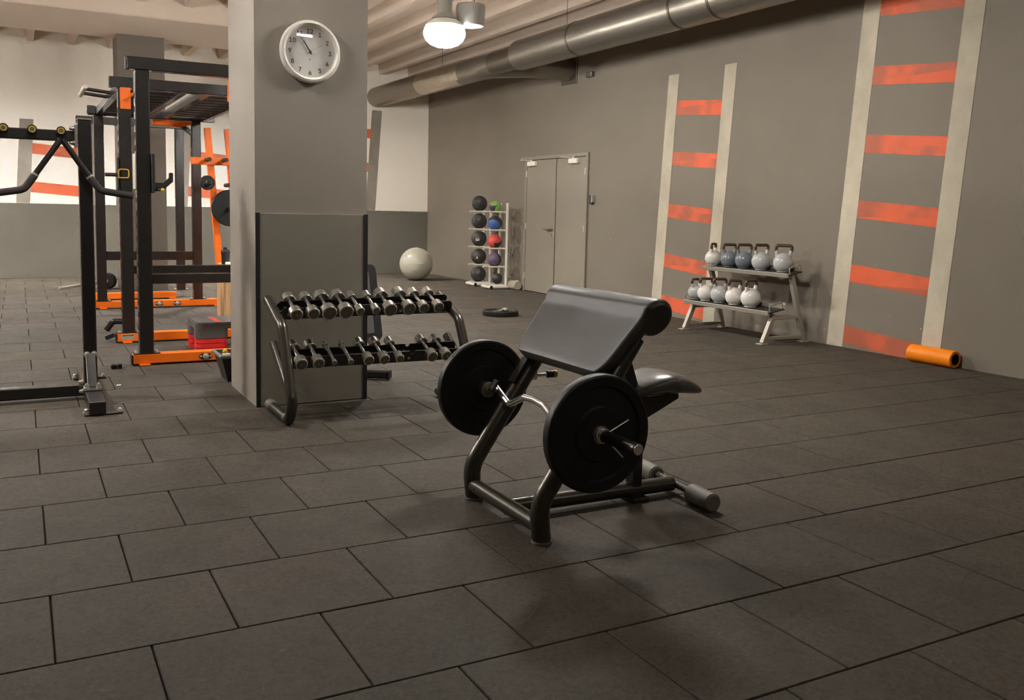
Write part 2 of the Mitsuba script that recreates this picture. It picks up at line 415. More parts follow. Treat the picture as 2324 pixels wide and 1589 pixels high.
for y, s in ((12.70, 1), (11.46, 1)):
    part(do, 'closer', box(XR - .075, XR - .02, y - .12, y + .12, 2.00, 2.075, .008), 'white_enamel', 35, 'white door closer box')
    part(do, 'closer_arm', cat(bar([XR - .06, y, 2.085], [XR - .10, y + .28, 2.10], .022, .008), bar([XR - .10, y + .28, 2.10], [XR - .015, y + .38, 2.115], .018, .008), cyl([XR - .06, y, 2.07], [XR - .06, y, 2.10], .014, 10)), 'white_enamel', False)
for y in (12.895, 11.172):
    for z in (.25, 1.05, 1.88):
        part(do, 'hinge', cyl([XR - .028, y, z - .05], [XR - .028, y, z + .05], .009, 10), 'zinc')
cr = thing('card_reader', 'small dark card reader with a pale side on the wall right of the double door', 'card reader')
part(cr, 'body', box(XR - .045, XR, 10.97, 11.03, 1.41, 1.535, .006), 'black_plastic', False)
part(cr, 'cover', box(XR - .05, XR, 10.94, 10.97, 1.43, 1.535, .004), 'grey_plastic', False, 'pale side cover')

# ------------------------------------------------------------------ duct under the ceiling
DX, DZ = 6.15, 3.42
du = thing('air_duct', 'long round metal air duct under the ceiling along the right wall', 'air duct')
part(du, 'near_section', cyl([DX, -4.0, DZ], [DX, 11.25, DZ], .205, 40, .01), 'duct_metal')
for y in (9.75, 7.75, 7.15, 3.5, .6):
    part(du, 'collar', frame(lathe([(.203, -.02), (.211, -.016), (.212, -.004), (.206, 0), (.212, .004), (.211, .016), (.203, .02)], 40), [DX, y, DZ], [0, 1, 0]), 'duct_dark', label='dark joint ring')
part(du, 'neck', cyl([DX, 11.2, DZ - .01], [DX, 12.0, DZ - .01], .165, 32), 'duct_dark', label='narrow dark neck')
part(du, 'elbow', tube(fillet([[DX, 13.1, DZ - .02], [DX, 12.2, DZ - .02], [DX + .40, 11.75, DZ - .03], [XR + .0, 11.7, DZ - .03]], .45, 12), .180, 32), 'duct_metal')
# spiral-wound piece: ridges are part of the mesh
prof = [(0, 0)]
n = 22
for i in range(n):
    a = i * 1.75 / n; prof += [(.187, a), (.187, a + .068), (.1895, a + .074)]
prof += [(.186, 1.75), (0, 1.75)]
part(du, 'spiral_section', frame(lathe(prof, 40), [DX, 13.0, DZ - .01], [0, 1, 0]), 'duct_shiny', 20, 'bright spiral wound section')
part(du, 'far_section', cyl([DX, 14.7, DZ - .01], [DX, YB, DZ - .01], .190, 40), 'duct_metal')
for y in (10.05, 6.0, 13.9): part(du, 'hanger_wire', cyl([DX, y, DZ + .19], [DX, y, 4.1], .003, 6), 'black_trim')
part(du, 'wall_flange', cat(box(XR - .02, XR, 11.5, 11.93, DZ - .25, DZ + .18, .006), box(XR - .06, XR, 11.05, 11.2, DZ - .22, DZ - .14, .01)), 'duct_metal', False)

# ------------------------------------------------------------------ pendant lamps
def pendant(x, y, z, k, col, lab):
    deep = y > 14
    t = thing('pendant_lamp', lab, 'lamp')
    bowl = lathe([(0, -.17), (.08, -.162), (.145, -.135), (.19, -.095), (.212, -.05), (.215, -.02), (.207, .015), (.190, .045), (0, .045)], 40)
    bowl.apply_translation([x, y, z])
    part(t, 'glowing_bowl', bowl, 'lamp_bowl', label='glowing white bowl', emitter={'type': 'area', 'radiance': rgb(LAMP * k * col)})
    part(t, 'shade', moved(lathe([(0, .046), (.194, .046), (.194, .052), (.175, .078), (.13, .108), (.11, .115), (0, .116)], 40), [x, y, z]), 'lamp_bowl', label='white shade')
    if deep: part(t, 'skirt', moved(lathe([(.196, .045), (.245, -.11), (.250, -.11), (.202, .047), (.196, .045)], 40), [x, y, z]), 'lamp_grey', label='deep reflector skirt')
    part(t, 'housing', moved(lathe([(.135, .112), (.125, .13), (.075, .17), (.075, .30), (.115, .33), (.115, .44), (0, .45)], 28), [x, y, z]), 'lamp_grey', label='grey housing')
    part(t, 'stem', cyl([x, y, z + .44], [x, y, ZC - .0], .012, 10), 'lamp_grey')
for a in LAMPS: pendant(*a)
for x, y, z, lab in ((3.00, .45, 3.55, 'short tube lamp hanging behind the camera, the nearer one'), (5.20, -1.60, 3.55, 'short tube lamp hanging behind the camera, the farther one'), (0.20, -1.60, 3.55, 'short tube lamp hanging behind the camera, the left one')):
    t = thing('batten_lamp', lab, 'lamp')
    part(t, 'tray', box(x - .27, x + .27, y - .05, y + .05, z + .04, z + .10, .01), 'lamp_grey', False)
    part(t, 'tube', cyl([x - .22, y, z], [x + .22, y, z], .028, 18, .004), 'lamp_bowl', emitter={'type': 'area', 'radiance': rgb(TUBE * WARM)})
    for e in (-.23, .23): part(t, 'socket', box(x + e - .012, x + e + .012, y - .02, y + .02, z - .02, z + .045, .004), 'lamp_grey', False)
    for e in (-.2, .2): part(t, 'hanger', cyl([x + e, y, z + .10], [x + e, y, ZC], .004, 6), 'lamp_grey')
ds = thing('hanging_speaker', 'grey cylinder hanging on a thin wire beside the glowing lamp', 'speaker')
part(ds, 'body', frame(lathe([(0, 0), (.135, 0), (.142, .01), (.150, .19), (.140, .215), (0, .22)], 36), [4.12, 8.62, 3.15], [0, 0, 1]), 'lamp_grey')
part(ds, 'wire', cyl([4.16, 8.62, 3.36], [4.16, 8.62, ZC], .004, 6), 'black_trim')

# ------------------------------------------------------------------ wall clock
CX, CY, CZ, CR = 1.645, 5.785, 2.247, .193
ck = thing('wall_clock', 'round white wall clock high on the grey pillar, showing about six minutes to eleven', 'clock')
def on_clock(g, dx=0, dz=0, off=0.0):
    o = g.copy(); v = o.vertices
    o.vertices = np.stack([CX + dx + v[:, 0], CY - off - v[:, 2], CZ + dz + v[:, 1]], 1); return o
part(ck, 'rim', on_clock(lathe([(.150, .0), (CR - .006, .0), (CR, .008), (CR, .028), (CR - .008, .040), (CR - .020, .044), (.168, .038), (.160, .026), (.158, .014), (.150, .010)], 72)), 'clock_white')
part(ck, 'face', on_clock(lathe([(0, .002), (.163, .002), (.163, .012), (0, .012)], 64)), 'clock_face')
for i in range(1, 13):
    a = math.radians(90 - 30 * i); tx = meshkit.text_mesh(str(i), .026, .001, True)
    tx.apply_translation([-(tx.bounds[0][0] + tx.bounds[1][0]) / 2, -(tx.bounds[0][1] + tx.bounds[1][1]) / 2, 0])
    part(ck, 'numeral', on_clock(tx, .128 * math.cos(a), .128 * math.sin(a), .0122), 'ink', False)
def hand(ang, L, w, back, off):
    g = extrude(Polygon([(-w / 2, -back), (w / 2, -back), (w / 2 * .6, L), (-w / 2 * .6, L)]), .0012)
    c, s = math.cos(ang), math.sin(ang); v = g.vertices
    g.vertices = np.stack([v[:, 0] * c + v[:, 1] * s, -v[:, 0] * s + v[:, 1] * c, v[:, 2]], 1); return on_clock(g, 0, 0, off)
part(ck, 'hour_hand', hand(math.radians(-32.5), .078, .007, .016, .016), 'dark_hand', False)
part(ck, 'minute_hand', hand(math.radians(-35), .112, .0045, .016, .018), 'dark_hand', False)
part(ck, 'second_hand', hand(math.radians(58), .095, .0012, .03, .020), 'ink', False)
part(ck, 'hub', on_clock(lathe([(0, .012), (.007, .012), (.007, .0225), (0, .0235)], 16)), 'dark_hand')
lg = extrude(Polygon([(-.006, -.004), (0, .006), (.006, -.004), (.003, -.004), (0, .002), (-.003, -.004)]), .0008)
part(ck, 'logo', on_clock(lg, 0, -.045, .0122), 'ink', False)
part(ck, 'glass', on_clock(lathe([(.1605, .029), (.12, .0305), (.06, .0315), (0, .032)], 48)), 'glass', True)

# ------------------------------------------------------------------ preacher curl bench
bn = thing('preacher_curl_bench', 'black preacher curl bench with a big dark arm pad in the foreground', 'weight bench')
def leg(y):
    return tube(fillet([[1.752, y, 0.004], [1.735, y, .15], [2.165, y, .785]], .16, 10), .038, 24)
for y in (2.945, 3.545):
    part(bn, 'front_leg', leg(y), 'graphite')
    part(bn, 'foot_cap', moved(lathe([(0, 0), (.041, 0), (.042, .006), (.040, .012), (0, .012)], 24), [1.752, y, 0]), 'grip_grey')
part(bn, 'cross_tube', cyl([1.745, 2.945, .066], [1.745, 3.545, .066], .033, 24), 'graphite')
part(bn, 'base_tube', cyl([1.75, 3.245, .052], [2.62, 3.245, .045], .034, 24), 'graphite')
part(bn, 'rear_axle', cyl([2.605, 2.94, .045], [2.66, 3.55, .045], .017, 16), 'graphite')
for a, b in ((2.935, 3.105), (3.385, 3.555)):
    xa, xb = 2.605 + (a - 2.94) * .09, 2.605 + (b - 2.94) * .09
    part(bn, 'rubber_foot', cyl([xa, a, .042], [xb, b, .042], .042, 28, .008), 'grip_grey', label='ribbed grey rubber foot')
part(bn, 'seat_post', cat(bar([2.405, 3.245, .0], [2.405, 3.245, .43], .06, .05), box(2.36, 2.45, 3.18, 3.31, 0, .02)), 'black_powder', False)
part(bn, 'seat_bracket', extrude(Polygon([(2.36, .36), (2.44, .385), (2.60, .455), (2.60, .475), (2.36, .475)]), .10).apply_transform(np.array([[1, 0, 0, 0], [0, 0, -1, 3.295], [0, 1, 0, 0], [0, 0, 0, 1]])), 'black_powder', False)
part(bn, 'pad_bracket', bar([2.405, 3.245, .42], [2.30, 3.245, .70], .06, .05), 'black_powder', False)

def pad_mesh():
    P0 = np.array([2.128, .908]); dn = unit([-.56, -.83]); nf = unit([-.83, .56])
    th, Lf = .074, .315
    rc, rr = np.array([2.184, .875]), .077
    prof = []
    # front face from the roll's top down to the bottom edge, round the edge, up the back, round the roll
    for t in np.linspace(0.03, Lf - .02, 10): prof.append(P0 + dn * t)
    e = P0 + dn * (Lf - .030) - nf * .030
    for a in np.linspace(0, math.pi * .55, 5)[1:]: prof.append(e + nf * .030 * math.cos(a) + dn * .030 * math.sin(a))
    for t in np.linspace(Lf - .01, .13, 6): prof.append(P0 + dn * t - nf * th)
    a0 = math.atan2(*(P0 + dn * .10 - nf * th - rc)[::-1])
    a1 = math.atan2(*(P0 - rc)[::-1])
    if a1 < a0: a1 += 2 * math.pi
    for a in np.linspace(a0, a1 - .05, 22): prof.append(rc + rr * np.array([math.cos(a), math.sin(a)]))
    prof = np.array(prof)
    if Polygon(prof).exterior.is_ccw is False: prof = prof[::-1]
    nrm = np.roll(prof, -1, 0) - np.roll(prof, 1, 0); nrm = np.stack([nrm[:, 1], -nrm[:, 0]], 1); nrm /= np.linalg.norm(nrm, axis=1, keepdims=True)
    z = prof[:, 1]
    t = np.clip((z - .64) / (.95 - .64), 0, 1)
    hw = .352 + .046 * t
    cr = .085
    d = np.clip((z - .645) / cr, 0, 1)
    hw = hw - cr * .75 * (1 - np.sqrt(np.clip(1 - (1 - d) ** 2, 0, 1)))
    R = .030
    rings = []
    for f in np.linspace(-1, 1, 11): rings.append((f, 0.0))
    caps = [(R * (1 - math.sin(a)), R * (1 - math.cos(a))) for a in np.linspace(0, math.pi / 2, 6)]
    V = []
    stations = [(-1, s, i) for s, i in caps[::-1]] + [(f, R, 0.0) for f in np.linspace(-1, 1, 12)[1:-1]] + [(1, s, i) for s, i in caps]
    for f, s, ins in stations:
        y = 3.242 - .045 * t + f * (hw - (s if abs(f) == 1 else R))
        q = prof - nrm * ins
        V.append(np.stack([q[:, 0], y, q[:, 1]], 1))
    n, k = len(prof), len(V)
    F = []
    for i in range(k - 1):
        for j in range(n):
            a, b = i * n + j, i * n + (j + 1) % n
            F += [[a, a + n, b + n], [a, b + n, b]]
    V = np.vstack(V)
    for i, fl_ in ((0, 1), (k - 1, 0)):
        v2, f2 = trimesh.creation.triangulate_polygon(Polygon(prof - nrm * R), engine='earcut')
        from scipy.spatial import cKDTree
        ids = cKDTree((prof - nrm * R)).query(v2)[1] + i * n
        f2 = ids[f2]
        F += (f2[:, ::-1] if fl_ else f2).tolist()
    g = trimesh.Trimesh(V, np.array(F), process=False)
    g.fix_normals()
    # soft dents of the upholstery
    dent = (meshkit.fbm(g.vertices * [5, 4, 5], 3, 3) - .5) * .010
    g.vertices = g.vertices + g.vertex_normals * dent[:, None]
    return g
part(bn, 'arm_pad', pad_mesh(), 'vinyl', 50, 'dark grey padded arm rest')
def seat_mesh():
    xs = np.linspace(0, 1, 22); ang = np.linspace(0, 2 * math.pi, 29)[:-1]
    V = []
    for s in xs:
        x = 2.355 + .345 * s
        w = .165 * (math.sin(math.pi * min(max(s * .86 + .07, 0), 1)) ** .45) * (.72 + .35 * s)
        ctr = .488 + .050 * math.sin(math.pi * (s * .9 + .02)) - .012 * s
        tt = .048 * (math.sin(math.pi * (s * .94 + .03)) ** .5)
        for a in ang:
            ca, sa = math.cos(a), math.sin(a)
            yy = w * np.sign(ca) * abs(ca) ** .8
            zz = tt * np.sign(sa) * abs(sa) ** .8 + (.016 * (yy / .16) ** 2 if s < .5 else 0)
            V.append([x, 3.245 + yy, ctr + zz])
    n, k = len(ang), len(xs); F = []
    for i in range(k - 1):
        for j in range(n):
            a, b = i * n + j, i * n + (j + 1) % n
            F += [[a, b, b + n], [a, b + n, a + n]]
    V = np.array(V); V = np.vstack([V, V[:n].mean(0), V[-n:].mean(0)]); a, b, o = len(V) - 2, len(V) - 1, (k - 1) * n
    for j in range(n): F += [[a, (j + 1) % n, j], [b, o + j, o + (j + 1) % n]]
    g = trimesh.Trimesh(V, np.array(F), process=False); g.fix_normals(); return g
part(bn, 'seat', seat_mesh(), 'vinyl_seat', 60, 'dark vinyl saddle seat')
DIR = np.array([.56, 0, .83]); DIR = DIR / np.linalg.norm(DIR); NRM = np.array([-.83, 0, .56])
def onleg(z, y, off):   # point in front of a leg at height z
    return np.array([1.735 + (z - .15) * .677, y, z]) + NRM * off
for y in (2.945, 3.545):
    a, b = onleg(.49, y, .044), onleg(.60, y, .044)
    part(bn, 'hook_plate', bar(a, b, .055, .010, NRM), 'black_powder', False, 'slotted plate of the bar hook')
    c = onleg(.425, y, .04)
    part(bn, 'bar_hook', cat(bar(c, c + NRM * .075, .045, .012, DIR), bar(c + NRM * .072, c + NRM * .072 + DIR * .05, .045, .012, NRM)), 'black_powder', False)
k0 = onleg(.555, 3.545, -.03)
kb = part(bn, 'adjusting_pin', cat(cyl(k0, k0 + np.array([.02, -.004, 0]), .022, 16), cyl(k0 + np.array([.02, -.004, 0]), k0 + np.array([.075, -.012, .002]), .008, 12)), 'chrome')
part(bn, 'pin_knob', cyl(k0 + np.array([.072, -.012, .002]), k0 + np.array([.105, -.016, .003]), .017, 16, .003), 'black_plastic')
part(bn, 'pin_cap', cyl(k0 + np.array([.105, -.016, .003]), k0 + np.array([.122, -.018, .003]), .017, 16, .003), 'yellow', label='yellow end cap')

# ez bar and its plates
BX, BZ = 1.872, .463
ez = thing('ez_curl_bar', 'chrome zigzag curl bar lying across the hooks of the preacher bench', 'barbell')
zz = [(3.72, 0), (3.655, 0), (3.60, .032), (3.455, -.028), (3.325, .028), (3.245, .034), (3.165, .028), (3.035, -.028), (2.89, .032), (2.835, 0), (2.77, 0)]
part(ez, 'shaft', tube(fillet([[BX, y, BZ + d] for y, d in zz], .03, 6), .0145, 18), 'chrome')
for s in (-1, 1):
    y0 = 3.245 + s * .425
    part(ez, 'inner_collar', cyl([BX, y0 - s * .018, BZ], [BX, y0 + s * .012, BZ], .036, 28, .004), 'steel')
    part(ez, 'sleeve', cyl([BX, y0, BZ], [BX, 3.245 + s * .738, BZ], .0225, 28, .003), 'black_powder')
    part(ez, 'end_cap', cyl([BX, 3.245 + s * .736, BZ], [BX, 3.245 + s * .742, BZ], .0195, 24, .002), 'chrome')
def plate_prof(r=.225, t=.046):
    h = t / 2
    return [(.0255, -h), (.10, -h), (.107, -h + .008), (.175, -h + .011), (.182, -h), (r - .010, -h), (r - .003, -h + .004), (r, -h + .011), (r, h - .011), (r - .003, h - .004), (r - .010, h), (.182, h), (.175, h - .011), (.107, h - .008), (.10, h), (.0255, h), (.0255, -h)]
for y, lab in ((2.765, 'black rubber weight plate on the near end of the curl bar'), (3.715, 'black rubber weight plate on the far end of the curl bar')):
    wp = thing('weight_plate', lab, 'weight plate')
    part(wp, 'disc', frame(lathe(plate_prof(), 72), [BX, y, BZ], [0, 1, 0]), 'black_rubber', 25)
    part(wp, 'hub_ring', frame(lathe([(.0235, -.030), (.034, -.030), (.034, .030), (.0235, .030), (.0235, -.030)], 32), [BX, y, BZ], [0, 1, 0]), 'steel', 25, 'steel hub ring')
    d = math.radians(20)
for y0, s, lab in ((2.737, -1, 'chrome spring collar on the near end of the curl bar'), (3.743, 1, 'chrome spring collar on the far end of the curl bar')):
    sc = thing('spring_collar', lab, 'spring collar')
    n = 60; a = np.linspace(0, 2.6 * 2 * math.pi, n)
    helix = np.stack([BX + .0255 * np.cos(a), y0 + s * (.006 + .022 * a / a[-1]), BZ + .0255 * np.sin(a)], 1)
    part(sc, 'coil', tube(helix, .003, 8), 'chrome')
    for ang in (.55, -.85):
        p = np.array([BX + .0255 * math.cos(ang), y0 + s * .02, BZ + .0255 * math.sin(ang)])
        q = p + np.array([.085 * math.cos(ang), s * .02, .085 * math.sin(ang)])
        part(sc, 'handle', tube([p, q], .0035, 8), 'chrome')

# ------------------------------------------------------------------ dumbbell rack
rk = thing('dumbbell_rack', 'two tier dumbbell rack with bent dark tube legs before the pillar', 'rack')
for X in (1.36, 2.52):
    part(rk, 'side_frame', tube(fillet([[X, 5.60, .036], [X, 5.20, .036], [X, 5.13, .15], [X, 5.375, .575], [X, 5.70, .695]], [0, .06, .10, .10, 0], 9), .031, 20), 'graphite')
    part(rk, 'shelf_arm', tube([[X, 5.19, .21], [X, 5.56, .435]], .028, 18), 'graphite')
    part(rk, 'rubber_foot', cyl([X, 5.58, .037], [X, 5.68, .037], .034, 20, .004), 'grip_grey')
    part(rk, 'foot_ring', cyl([X, 5.235, .036], [X, 5.265, .036], .0335, 20, .003), 'grip_grey')
SL = math.radians(22)
DD, DN = np.array([0, math.cos(SL), math.sin(SL)]), np.array([0, -math.sin(SL), math.cos(SL)])
def shelf(yf, zf, xs):
    for off, nm in ((.076, 'front_rail'), (.168, 'back_rail')):
        poly = sbox(1.372, -.070, 2.508, .006).buffer(0)
        rnd = sbox(1.395, -.070, 2.485, .006).union(Point(1.40, -.030).buffer(.030)).union(sbox(1.372, -.07, 1.4, -.02)).union(sbox(2.48, -.07, 2.508, -.02)).union(Point(2.48, -.022).buffer(.028))
        poly = rnd
        for xx in xs: poly = poly.difference(Point(xx, 0).buffer(.0155)).difference(sbox(xx - .0155, 0, xx + .0155, .02))
        if poly.geom_type != 'Polygon': poly = max(poly.geoms, key=lambda g: g.area)
        g = extrude(poly, .006)
        o = np.array([0, yf, zf]) + DD * off
        v = g.vertices
        tilt = .018 if zf > .5 else 0.0
        v[:, 1] += (v[:, 0] - 1.92) * tilt
        g.vertices = np.outer(v[:, 0], [1, 0, 0]) + np.outer(v[:, 1], DN) + np.outer(v[:, 2], DD) + o
        if g.volume < 0: g.faces = g.faces[:, ::-1]
        lip = bar(o + np.array([1.385, 0, 0]) + DN * -.068 + DD * .02, o + np.array([2.495, 0, 0]) + DN * -.068 + DD * .02, .046, .005, DN, .001)
        part(rk, nm, cat(g, lip), 'black_powder', False)
        for xx in (1.425, 1.885, 2.15):
            part(rk, 'rail_bolt', bolt(o + np.array([xx, 0, 0]) - DN * .045 - DD * .0, -DD, .007, .005), 'zinc')
slots_top = [1.452, 1.557, 1.656, 1.762, 1.853, 1.956, 2.051, 2.178, 2.279, 2.382]
slots_low = [1.441, 1.544, 1.641, 1.742, 1.855, 1.957, 2.058, 2.168, 2.277, 2.374]
FT, FB = (5.38, .638), (5.23, .352)
shelf(*FT, slots_top); shelf(*FB, slots_low)
def dumbbell(x, yf, zf, r, lab):
    if zf > .5: zf += (x - 1.92) * .018
    t = thing('dumbbell', lab, 'dumbbell', 'chrome dumbbells on the two tier rack')
    hl = .062 if r > .02 else .03
    L = .243
    o = np.array([x, yf, zf])
    b = min(.005, r * .2)
    for a0, a1 in ((0, hl), (L - hl, L)):
        p, q = o + DD * a0, o + DD * a1
        part(t, 'head', frame(lathe([(0, 0), (r - b * 1.3, 0), (r - b * .4, b * .35), (r, b), (r, hl - b), (r - b * .4, hl - b * .35), (r - b * 1.3, hl), (0, hl)], 40), p, DD), 'chrome', 30)
        out = -DD if a0 == 0 else DD
        e = p if a0 == 0 else q
        part(t, 'end_face', cyl(e - out * .001, e + out * .0012, r - b * 1.4, 32), 'chrome_face')
        part(t, 'end_screw', cyl(e, e + out * .003, .003, 10), 'chrome')
    mid = [(0, 0), (.0105, 0), (.0105, .02), (.0125, .045), (.0125, L - 2 * hl - .045), (.0105, L - 2 * hl - .02), (.0105, L - 2 * hl), (0, L - 2 * hl)]
    part(t, 'grip', frame(lathe([(a, c * 1.0) for a, c in mid], 20), o + DD * hl, DD), 'chrome')
nth = ['first', 'second', 'third', 'fourth', 'fifth', 'sixth', 'seventh', 'eighth', 'ninth', 'tenth']
for i, (x, r) in enumerate(zip(slots_top, [.0394, .0384, .047, .0464, .0285, .0274, .0442, .0441, .0363, .0369])):
    size = 'small' if r < .03 else 'large' if r > .042 else 'medium'
    dumbbell(x, *FT, r, f'{size} chrome dumbbell on the upper tier of the rack, {nth[i]} from the left')
for i, (x, r) in enumerate(zip([s for s in slots_low if s != 2.168], [.0384, .0367, .0165, .0184, .0345, .0348, .0292, .0372, .0361])):
    size = 'thin' if r < .02 else 'medium'
    dumbbell(x, *FB, r, f'{size} chrome dumbbell on the lower tier of the rack, {nth[i]} from the left')

# ------------------------------------------------------------------ behind the pillar on its right
ab = thing('adjustable_bench', 'black bench standing half hidden behind the right side of the pillar', 'weight bench')
part(ab, 'foot_bar', bar([1.98, 6.68, .04], [2.41, 6.36, .04], .07, .06, c=.012), 'black_powder', 35)
part(ab, 'foot_end', bar([2.405, 6.363, .04], [2.422, 6.350, .04], .075, .066, c=.006), 'black_plastic', False)
part(ab, 'post', bar([2.03, 6.80, .04], [2.09, 6.95, .62], .06, .05), 'black_powder', False)
pp = Polygon([(-.16, -.26), (.16, -.26), (.16, .26), (-.16, .26)]).buffer(.05, 8)
g = extrude(pp, .075)
bev = frame(g, [2.33, 6.98, .50], unit([-.25, -.92, .3]), [1, 0, 0])
part(ab, 'back_pad', bev, 'black_rubber', 40, 'upright black back pad')
part(ab, 'pad_panel', frame(extrude(pp.buffer(-.06), .01), np.array([2.33, 6.98, .50]) + unit([-.25, -.92, .3]) * .068, unit([-.25, -.92, .3]), [1, 0, 0]), 'step_grey', False)

# ------------------------------------------------------------------ exercise ball, floor plate, foam roller
eb = thing('exercise_ball', 'large pearl grey exercise ball on the floor in the far corner', 'exercise ball')
g = trimesh.creation.icosphere(subdivisions=5, radius=.30)
g.vertices[:, 2] *= .985
g.vertices = g.vertices * (1 + .0022 * np.sin(g.vertices[:, 2:3] / .30 * 34) * (np.abs(g.vertices[:, 2:3]) < .24))
part(eb, 'shell', moved(g, [6.31, 15.30, .296]), 'ball_pearl', True)
part(eb, 'valve', cyl([6.31, 15.30, .588], [6.31, 15.30, .594], .012, 12), 'paper')
fp = thing('floor_plate', 'black weight plate lying flat on the floor before the double door', 'weight plate')
part(fp, 'disc', moved(lathe(plate_prof(.222, .062), 64), [5.20, 9.88, .031]), 'black_rubber', 25)
part(fp, 'hub_ring', moved(lathe([(.0255, -.032), (.05, -.032), (.05, .034), (.0255, .034), (.0255, -.032)], 28), [5.20, 9.88, .031]), 'steel', 25)
cc = thing('collar_clip', 'pale metal clip lying on the flat floor plate', 'collar')
part(cc, 'ring', frame(lathe([(.024, 0), (.038, 0), (.038, .03), (.024, .03), (.024, 0)], 24), [5.22, 9.80, .068], [0, .25, 1]), 'zinc')
part(cc, 'lever', bar([5.12, 9.74, .075], [5.23, 9.80, .09], .02, .012), 'zinc', False)
fr = thing('foam_roller', 'short orange foam roller on the floor against the right wall', 'foam roller')
part(fr, 'sleeve', frame(lathe([(.052, 0), (.072, 0), (.077, .006), (.077, .444), (.072, .45), (.052, .45), (.052, 0)], 40), [7.155, 5.055, .078], [0, 1, 0]), 'orange_foam', 30)
part(fr, 'core', frame(lathe([(.047, .004), (.0522, .004), (.0522, .446), (.047, .446), (.047, .004)], 40), [7.155, 5.055, .078], [0, 1, 0]), 'black_plastic', 30, 'black hollow core')

# ------------------------------------------------------------------ kettlebell rack
kr = thing('kettlebell_rack', 'silver two tier kettlebell rack by the painted ladder on the right wall', 'rack')
for y in (6.79, 8.02):
    f0, f1, b0, b1 = [6.57, y, .01], [6.70, y, .30], [7.125, y, .01], [6.915, y, .70]
    part(kr, 'front_leg', bar(f0, f1, .05, .05), 'silver_powder', False)
    part(kr, 'rear_leg', bar(b0, b1, .05, .05), 'silver_powder', False)
    part(kr, 'brace', bar([6.69, y, .265], [7.04, y, .265], .04, .04), 'silver_powder', False)
    part(kr, 'base_bar', bar([6.60, y, .055], [7.10, y, .055], .035, .035), 'silver_powder', False)
    for x in (6.565, 7.13): part(kr, 'foot_plate', box(x - .055, x + .055, y - .04, y + .04, 0, .010, .003), 'zinc', False)
def tray(x0, z0, x1, z1, nm):
    w = np.array([x1 - x0, 0, z1 - z0]); wl = np.linalg.norm(w); wu = w / wl; nu = np.array([-wu[2], 0, wu[0]])
    mid = np.array([(x0 + x1) / 2, 7.405, (z0 + z1) / 2])
    base = frame(cbox(1.32, wl, .012, .002), mid, nu, [0, 1, 0])
    t = part(kr, nm, base, 'tray_black', False, 'dark rubber topped shelf')
    part(t, 'front_lip', bar([x0, 6.745, z0], [x0, 8.065, z0], .02, .045, nu), 'silver_powder', False)
    part(t, 'back_lip', bar([x1, 6.745, z1 + .02], [x1, 8.065, z1 + .02], .006, .05, nu), 'silver_powder', False)
    for y, s in ((6.745, -1), (8.065, 1)):
        a = np.array([x0 + .02, y, z0 + .012]); b = np.array([x1 - .03, y, z1 + .012])
        part(t, 'end_stop', tube(fillet([a, a + nu * .065, b + nu * .065, b], .015), .007, 10), 'silver_powder')
tray(6.585, .315, 6.80, .352, 'lower_tray'); tray(6.83, .692, 7.02, .73, 'upper_tray')
part(kr, 'tray_label', box(6.80, 6.806, 6.735, 6.80, .36, .42, .001), 'grey_plastic', False)
def kettlebell(x, y, z, r, mat, yaw, lab):
    t = thing('kettlebell', lab, 'kettlebell', 'kettlebells on the two tier rack')
    s = r / .1
    prof = [(0, -.094), (.055, -.094), (.062, -.088)]
    a0 = math.asin(-.84)
    for a in np.linspace(a0, math.pi / 2 - .06, 22): prof.append((.1 * math.cos(a), .1 * math.sin(a)))
    prof.append((0, .1))
    body = lathe(prof, 36)
    horns = [tube([[e * .055, 0, .055], [e * .066, 0, .095], [e * .072, 0, .125]], [.024, .019, .0165], 14) for e in (-1, 1)]
    hnd = tube(fillet([[-.072, 0, .115], [-.077, 0, .173], [.077, 0, .173], [.072, 0, .115]], .034, 8), .0165, 14)
    c, sn = math.cos(yaw), math.sin(yaw)
    A = np.eye(4); A[:3, :3] = np.array([[c, -sn, 0], [sn, c, 0], [0, 0, 1]]) * s; A[:3, 3] = [x, y, z]
    for nm, g, mm in (('body', cat(body, *horns), mat), ('handle', hnd, 'kb_handle')):
        g = g.copy(); g.apply_transform(A); part(t, nm, g, mm, 40, 'brown bare metal handle' if nm == 'handle' else None)
names = {'kb_white': 'white', 'kb_light': 'light grey', 'kb_slate': 'slate blue grey'}
# yaw: 0 = handle along x; the camera looks along about (.75,.66)
def faced(deg): return math.radians(deg)
up = [(8.000, .0925, 'kb_white', 30), (7.735, .094, 'kb_slate', -22), (7.50, .097, 'kb_slate', -30), (7.24, .100, 'kb_light', -12), (6.92, .103, 'kb_light', -45)]
for i, (y, r, mm, a) in enumerate(up):
    zz_ = .716 + .094 * r / .1
    kettlebell(6.925, y, zz_, r, mm, faced(a), f'{names[mm]} kettlebell on the upper tier of the silver rack, {nth[i]} from the left')
lo = [(8.00, .085, 'kb_light', 10), (7.825, .092, 'kb_white', -18), (7.60, .097, 'kb_light', -12), (7.365, .097, 'kb_white', -8), (7.118, .104, 'kb_white', 8)]
for i, (y, r, mm, a) in enumerate(lo):
    zz_ = .339 + .094 * r / .1
    kettlebell(6.69 + (.0 if i != 1 else .0), y, zz_, r, mm, faced(a), f'{names[mm]} kettlebell on the lower tier of the silver rack, {nth[i]} from the left')

